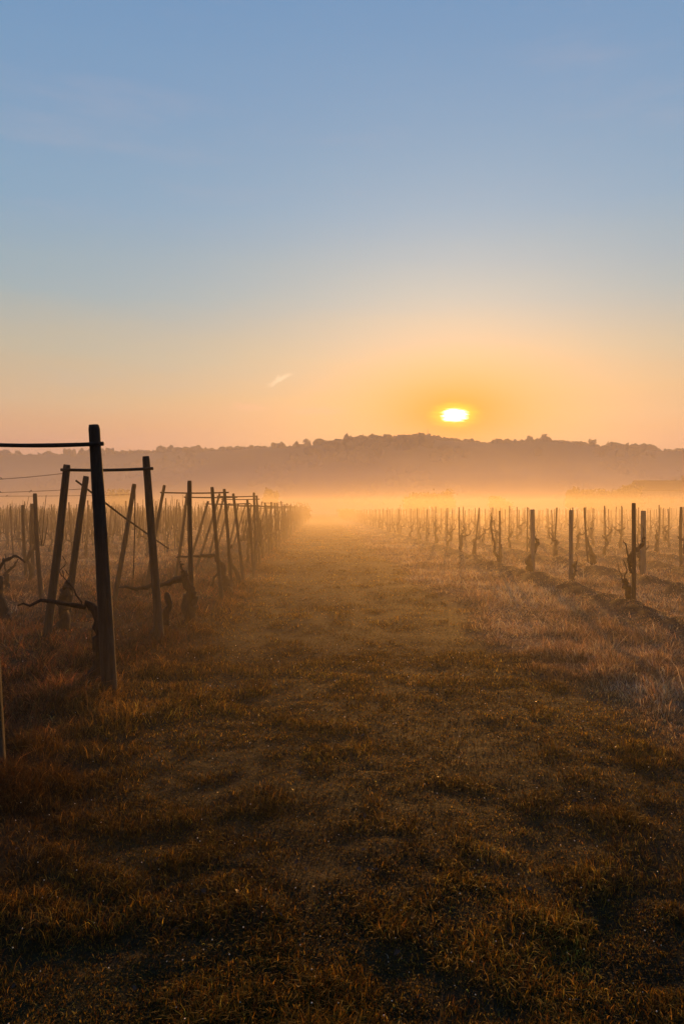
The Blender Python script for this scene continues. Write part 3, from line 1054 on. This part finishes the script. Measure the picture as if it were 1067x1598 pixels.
# ------------------------------------------------------------------ rows further left
spotsL = []
for fx, fy, tx, ty, lab in ((65, 936, 55, 770, 'dark leaning stake standing clear left of the complete frame'),
                            (42, 903, 36, 788, 'thick dark stake, left of the pair near the left border'),
                            (52, 903, 50, 786, 'thick dark stake, right of the pair near the left border'),
                            (22, 873, 17, 790, 'thin stake left of the dark pair near the left border')):
    single(lab, px_post(fx, fy, tx, ty), (0.042, 0.036) if fx != 22 else (0.03, 0.025), 'stake', 'vine_stake', 'stakes left of the frames')
put_vine(*at(47, HOR, 17.6)[:2], 'dark vine clump joining the feet of the stake pair near the left border', 'vines in the rows left of the frames', CORDON, 1.0, 0.5)
for row in range(0, 26):
    xr = -5.6 - 2.3 * row
    yy = (24.0 if row < 2 else 26.0) + random.uniform(0, 1.5)
    k = 0
    while yy < 125:
        xx = xr + random.uniform(-0.14, 0.14)
        if in_view(xx, yy, 2.0):
            spotsL.append((row, k, xx, yy)); k += 1
        yy += random.uniform(1.15, 1.75)
spotsL.sort(key=lambda q: q[3])
far_s, far_v = [], []
for idx, (row, k, xx, yy) in enumerate(spotsL):
    base_z = h1(xx, yy)
    hh = random.uniform(0.92, 1.06)
    if idx < 115:
        lab = 'thin vine stake, %s along the %s row left of the frames' % (ORD[k], ORD[row])
        put_stake(xx, yy, lab, 'stakes left of the frames', STAKE_L if idx % 2 == 0 else CANE_L, 0.03, hh)
        put_vine(xx + random.uniform(-.1, .1), yy - 0.12, 'unpruned vine at the %s stake of the %s row left of the frames' % (ORD[k], ORD[row]),
                 'vines in the rows left of the frames', CORDON, random.uniform(0.9, 1.1), random.choice((0, math.pi)) + random.uniform(-0.2, 0.2))
    else:
        far_s.append((random.choice(STAKE_L if idx % 2 else CANE_L), (rot_z(random.uniform(0, 6.28), 1.0, hh), (xx, yy, base_z))))
        if yy < 85:
            for _, part in random.choice(CORDON):
                far_v.append((part, (rot_z(random.choice((0, math.pi)) + random.uniform(-.3, .3)), (xx, yy - 0.1, base_z))))
far_stuff('far_stakes', 'crowd of stakes fading into the mist left of the frames', 'stakes', far_s, M['stake'])
far_stuff('far_vines', 'tangle of vines fading into the mist left of the frames', 'vines', far_v, M['vine'])

# vines inside the long row of frames
for k in range(48):
    yy = 21.5 + k * 1.3 + random.uniform(-0.4, 0.4)
    put_vine(LEFT_X - 0.18 + random.uniform(-.1, .1), yy, 'bare vine inside the row of frames, %s beyond the bunched posts' % ORD[k],
             'vines in the long row of frames', CORDON, random.uniform(0.78, 0.95), random.choice((0, math.pi)) + random.uniform(-0.3, 0.3))


def wire(label, a, b, sag, r=0.0035, curls=6):
    a, b = np.asarray(a, float), np.asarray(b, float)
    ts = np.linspace(0, 1, 24)
    path = (b - a)[None] * ts[:, None]
    path[:, 2] -= 4 * sag * ts * (1 - ts)
    root = link('trellis_wire', MB().tube(path, np.full(24, r), 5).mesh('trellis_wire', M['wire']), None, tuple(a))
    tag(root, label, 'wire', 'wires left of the track')
    for q in range(curls):
        c = path[random.randint(2, 21)]
        th = np.linspace(0, random.uniform(5, 11), 14)
        rr = random.uniform(0.012, 0.022)
        u_ = (b - a) / np.linalg.norm(b - a)
        cp = c[None] + u_[None] * (th * 0.006)[:, None] + np.stack([0 * th, rr * np.cos(th) * 0.8, rr * np.sin(th)], 1)
        link('tendril', MB().tube(cp, np.linspace(0.004, 0.002, 14), 4).mesh('tendril', M['vine']), root)


wire('sagging wire with dried tendrils tied to the complete frame', at(98, 739, 9.4), at(-260, 742, 9.6), 0.08)
wire('slack wire with tendrils running left from the crossbar-less leaning post', at(132, 763, 10.4), at(-240, 770, 10.6), 0.03)
wire('low wire with tendrils between the tilted post and the left border', at(203, 772, 13.4), at(-130, 773, 13.8), 0.02, 0.0035, 9)

# shrub closing off the far end of the frames
def shrub(px, dist, width, hgt, label):
    p = at(px, HOR, dist)
    tree('shrub', label, (p[0], p[1], h1(p[0], p[1])), hgt, width, 0.15, 2600, 0.10)['category'] = 'shrub'


shrub(471, 88, 2.9, 2.55, 'rounded bare shrub at the far end of the row of frames')
shrub(541, 120, 3.0, 1.9, 'low shrub at the far start of the front row right of the track')

# ------------------------------------------------------------------ grass
PAL = {'moss': np.array([(0.075, 0.070, 0.010), (0.14, 0.108, 0.013), (0.22, 0.145, 0.024), (0.105, 0.06, 0.013)]),
       'rust': np.array([(0.095, 0.040, 0.019), (0.125, 0.062, 0.032), (0.066, 0.034, 0.016), (0.08, 0.062, 0.028)]),
       'straw': np.array([(0.52, 0.39, 0.29), (0.46, 0.33, 0.23), (0.38, 0.26, 0.17), (0.30, 0.24, 0.15)])}


def blades(N, seed, rmin, rmax, bent, amax=43, per=9):
    g = np.random.default_rng(seed)
    # tufts: clump centres first, blades around them
    nc = N // per
    r = np.exp(g.uniform(math.log(rmin), math.log(rmax), nc)); a = np.radians(g.uniform(-amax, amax, nc)) + YAW
    cx, cy = r * np.sin(a), r * np.cos(a)
    keep = (fbm(cx + 3, cy + 8, 0.5, 3) > g.uniform(-0.95, 0.3, nc)) & (ridge_mask(cx) * (cx > 3.7) < g.uniform(0.35, 1.6, nc))
    cx, cy, r = cx[keep], cy[keep], r[keep]
    nc = len(cx)
    sig = np.clip(0.012 + 0.006 * r, 0.02, 0.16)
    x = (cx[:, None] + g.standard_normal((nc, per)) * sig[:, None]).ravel()
    y = (cy[:, None] + g.standard_normal((nc, per)) * sig[:, None]).ravel()
    rr = np.sqrt(x * x + y * y)
    n = len(x)
    z0 = H(x, y) - 0.004 + np.minimum(0.0006 * rr, 0.012)
    xr = x + 0.6 * fbm(x + 9, y, 2.2, 2)
    left = np.clip((-xr - 0.9) / 0.9, 0, 1); right_ = np.clip((xr - 2.1) / 0.5, 0, 1)
    soil = np.clip(ridge_mask(x) * 1.6, 0, 1) * (x > 3.7)
    hgt = 0.027 * (1 - left - right_) + 0.10 * left + 0.085 * right_
    clump = np.clip(fbm(x, y, 0.3, 2) * 2.0 + fbm(x, y, 1.5, 2) + 0.3, 0.0, 1.5)
    hgt = hgt * (0.5 + 1.2 * clump) * g.uniform(0.5, 1.3, n) * (1 - 0.6 * soil)
    tall = g.random(n) < 0.010 * (left + right_)
    hgt = np.where(tall, hgt * 2.0 + 0.05, hgt)
    wid = np.maximum(0.0032, 0.0008 * rr) * g.uniform(0.6, 1.3, n) * np.where(tall, 0.7, 1)
    ang = g.uniform(0, 2 * np.pi, n)
    ux, uy = np.cos(ang), np.sin(ang)                     # blade width direction
    lean = g.uniform(0.3, 1.7, n) * hgt
    la = ang + np.pi / 2 + g.uniform(-0.9, 0.9, n)
    lx, ly = np.cos(la) * lean, np.sin(la) * lean
    base = np.stack([x, y, z0], 1)
    W = np.stack([ux * wid / 2, uy * wid / 2, 0 * wid], 1)
    tip = base + np.stack([lx, ly, hgt * np.clip(1.0 - 0.16 * (lean / (hgt + 1e-6)) ** 2, 0.5, 1)], 1)
    if bent:
        mid = base + np.stack([lx * 0.36, ly * 0.36, hgt * 0.6], 1)
        V = np.stack([base - W, base + W, mid - W * 0.75, mid + W * 0.75, tip], 1)
        o = np.arange(n)[:, None] * 5
        T = np.concatenate([o + np.array([[0, 1, 3]]), o + np.array([[0, 3, 2]]), o + np.array([[2, 3, 4]])], 0)
    else:
        V = np.stack([base - W, base + W, tip], 1)
        T = np.arange(n * 3).reshape(-1, 3)
    pick = g.integers(0, 4, n)
    c = PAL['moss'][pick] * (1 - left - right_)[:, None] + PAL['rust'][pick] * left[:, None] + PAL['straw'][pick] * right_[:, None]
    far_l = np.clip((-xr - 4.0) / 1.2, 0, 1)[:, None]
    c = c * (1 - far_l) + (0.55 * PAL['straw'][pick] + 0.45 * PAL['rust'][pick]) * far_l
    patch = np.clip(0.5 + fbm(x + 40, y, 2.0, 3), 0, 1)[:, None]
    tuft = np.repeat(np.exp(g.normal(0, 0.55, nc)), per)[:, None]
    c = c * (0.45 + 1.1 * patch ** 1.5) * tuft * np.exp(g.normal(0, 0.5, (n, 1)))
    k = V.shape[1]
    col = np.ones((n, k, 4), np.float32); col[:, :, :3] = np.minimum(c, 0.6)[:, None, :]
    return V.reshape(-1, 3), T, col.reshape(-1, 4)


def build_grass():
    V1, T1, C1 = blades(560000, 11, 1.5, 9.0, True)
    V2, T2, C2 = blades(760000, 12, 8.0, 85.0, False)
    me = mesh_np('grass', np.vstack([V1, V2]), np.vstack([T1, T2 + len(V1)]))
    at_ = me.color_attributes.new('tint', 'FLOAT_COLOR', 'POINT')
    at_.data.foreach_set('color', np.vstack([C1, C2]).ravel())
    me.materials.append(M['grass'])
    tag(link('grass', me), 'rough dead winter grass and moss covering the track and vineyard floor', 'grass', kind='stuff')


build_grass()


def build_litter():
    g = np.random.default_rng(5)
    n = 260
    r = np.exp(g.uniform(math.log(2.0), math.log(16), n)); a = np.radians(g.uniform(-40, 40, n)) + YAW
    x, y = r * np.sin(a), r * np.cos(a)
    zz = H(x, y) + 0.02
    s = g.uniform(0.007, 0.017, n); an = g.uniform(0, 6.28, n)
    e1 = np.stack([np.cos(an) * s, np.sin(an) * s, g.uniform(-.5, .5, n) * s], 1)
    e2 = np.stack([-np.sin(an) * s * .7, np.cos(an) * s * .7, g.uniform(-.5, .5, n) * s], 1)
    P = np.stack([x, y, zz], 1)
    up_ = np.array((0, 0, 1.0)) * (s * 0.45)[:, None]
    V = np.stack([P - e1, P - e2 + up_, P + e1, P + e2 + up_, P], 1).reshape(-1, 3)
    o = np.arange(n)[:, None] * 5
    T = np.concatenate([o + np.array([q]) for q in ((0, 1, 4), (1, 2, 4), (2, 3, 4), (3, 0, 4))], 0)
    me = mesh_np('leaf_litter', V, T)
    me.materials.append(M['leaf'])
    tag(link('leaf_litter', me), 'scattered small dry leaves lying on the track', 'leaves', kind='stuff')
    # dew beads caught in the grass
    V0, F0 = lump(1)
    n = 650
    r = np.exp(g.uniform(math.log(2.2), math.log(14), n)); a = np.radians(g.uniform(-36, 36, n)) + YAW
    x, y = r * np.sin(a), r * np.cos(a)
    zz = H(x, y) + g.uniform(0.02, 0.06, n)
    s = g.uniform(0.0014, 0.0032, n) * np.clip(r / 4, 1, 2)
    V = (V0[None] * s[:, None, None] + np.stack([x, y, zz], 1)[:, None, :]).reshape(-1, 3)
    T = (F0[None] + (np.arange(n) * len(V0))[:, None, None]).reshape(-1, 3)
    me = mesh_np('dew_drops', V, T, True)
    me.materials.append(M['dew'])
    tag(link('dew_drops', me), 'tiny bright dew drops hanging in the grass', 'dew', kind='stuff')


build_litter()


# ------------------------------------------------------------------ air
def air(name, span, density, g, colour, label, cat):
    m = bpy.data.materials.new(name)
    m.use_nodes = True
    t = NT(m.node_tree)
    pv = t.n('ShaderNodeVolumePrincipled')
    pv.inputs['Color'].default_value = colour
    pv.inputs['Density'].default_value = density
    pv.inputs['Anisotropy'].default_value = g
    t.n('ShaderNodeOutputMaterial', i_Volume=pv)
    if span:
        lo, hi = np.array(span[0], float), np.array(span[1], float)
        mb = MB().box((lo + hi) / 2, hi - lo)
    else:
        mb = MB()
        for x in (-205, 205):
            mb.v += [(x, 3.0, -2.0), (x, 112.0, -2.0), (x, 112.0, 3.2), (x, 11.0, 3.2), (x, 3.0, 0.2)]
        mb.f += [(4, 3, 2, 1, 0), (5, 6, 7, 8, 9)] + [((k + 1) % 5, 5 + (k + 1) % 5, 5 + k, k) for k in range(5)]     # all facing outwards
    me = mb.mesh(name, m, False)
    tag(link(name, me), label, cat, kind='stuff')


air('haze', [(-1750, -1750, -3.5), (1750, 1750, 92)], 0.00052, 0.18, (0.86, 0.89, 1.0, 1), 'thin morning haze filling the valley', 'haze')
# the mist bank starts a few steps ahead and thickens over a sloping front
air('mist', None, 0.0070, 0.57, (0.96, 0.87, 0.72, 1), 'low ground mist lying over the vineyard', 'mist')
# the valley between the vineyard and the hill is full of paler mist
air('mist', [(-420, 168, -2.5), (420, 474, 24)], 0.0022, 0.1, (0.78, 0.84, 1.0, 1), 'pale valley mist lying in front of the wooded hill', 'mist')
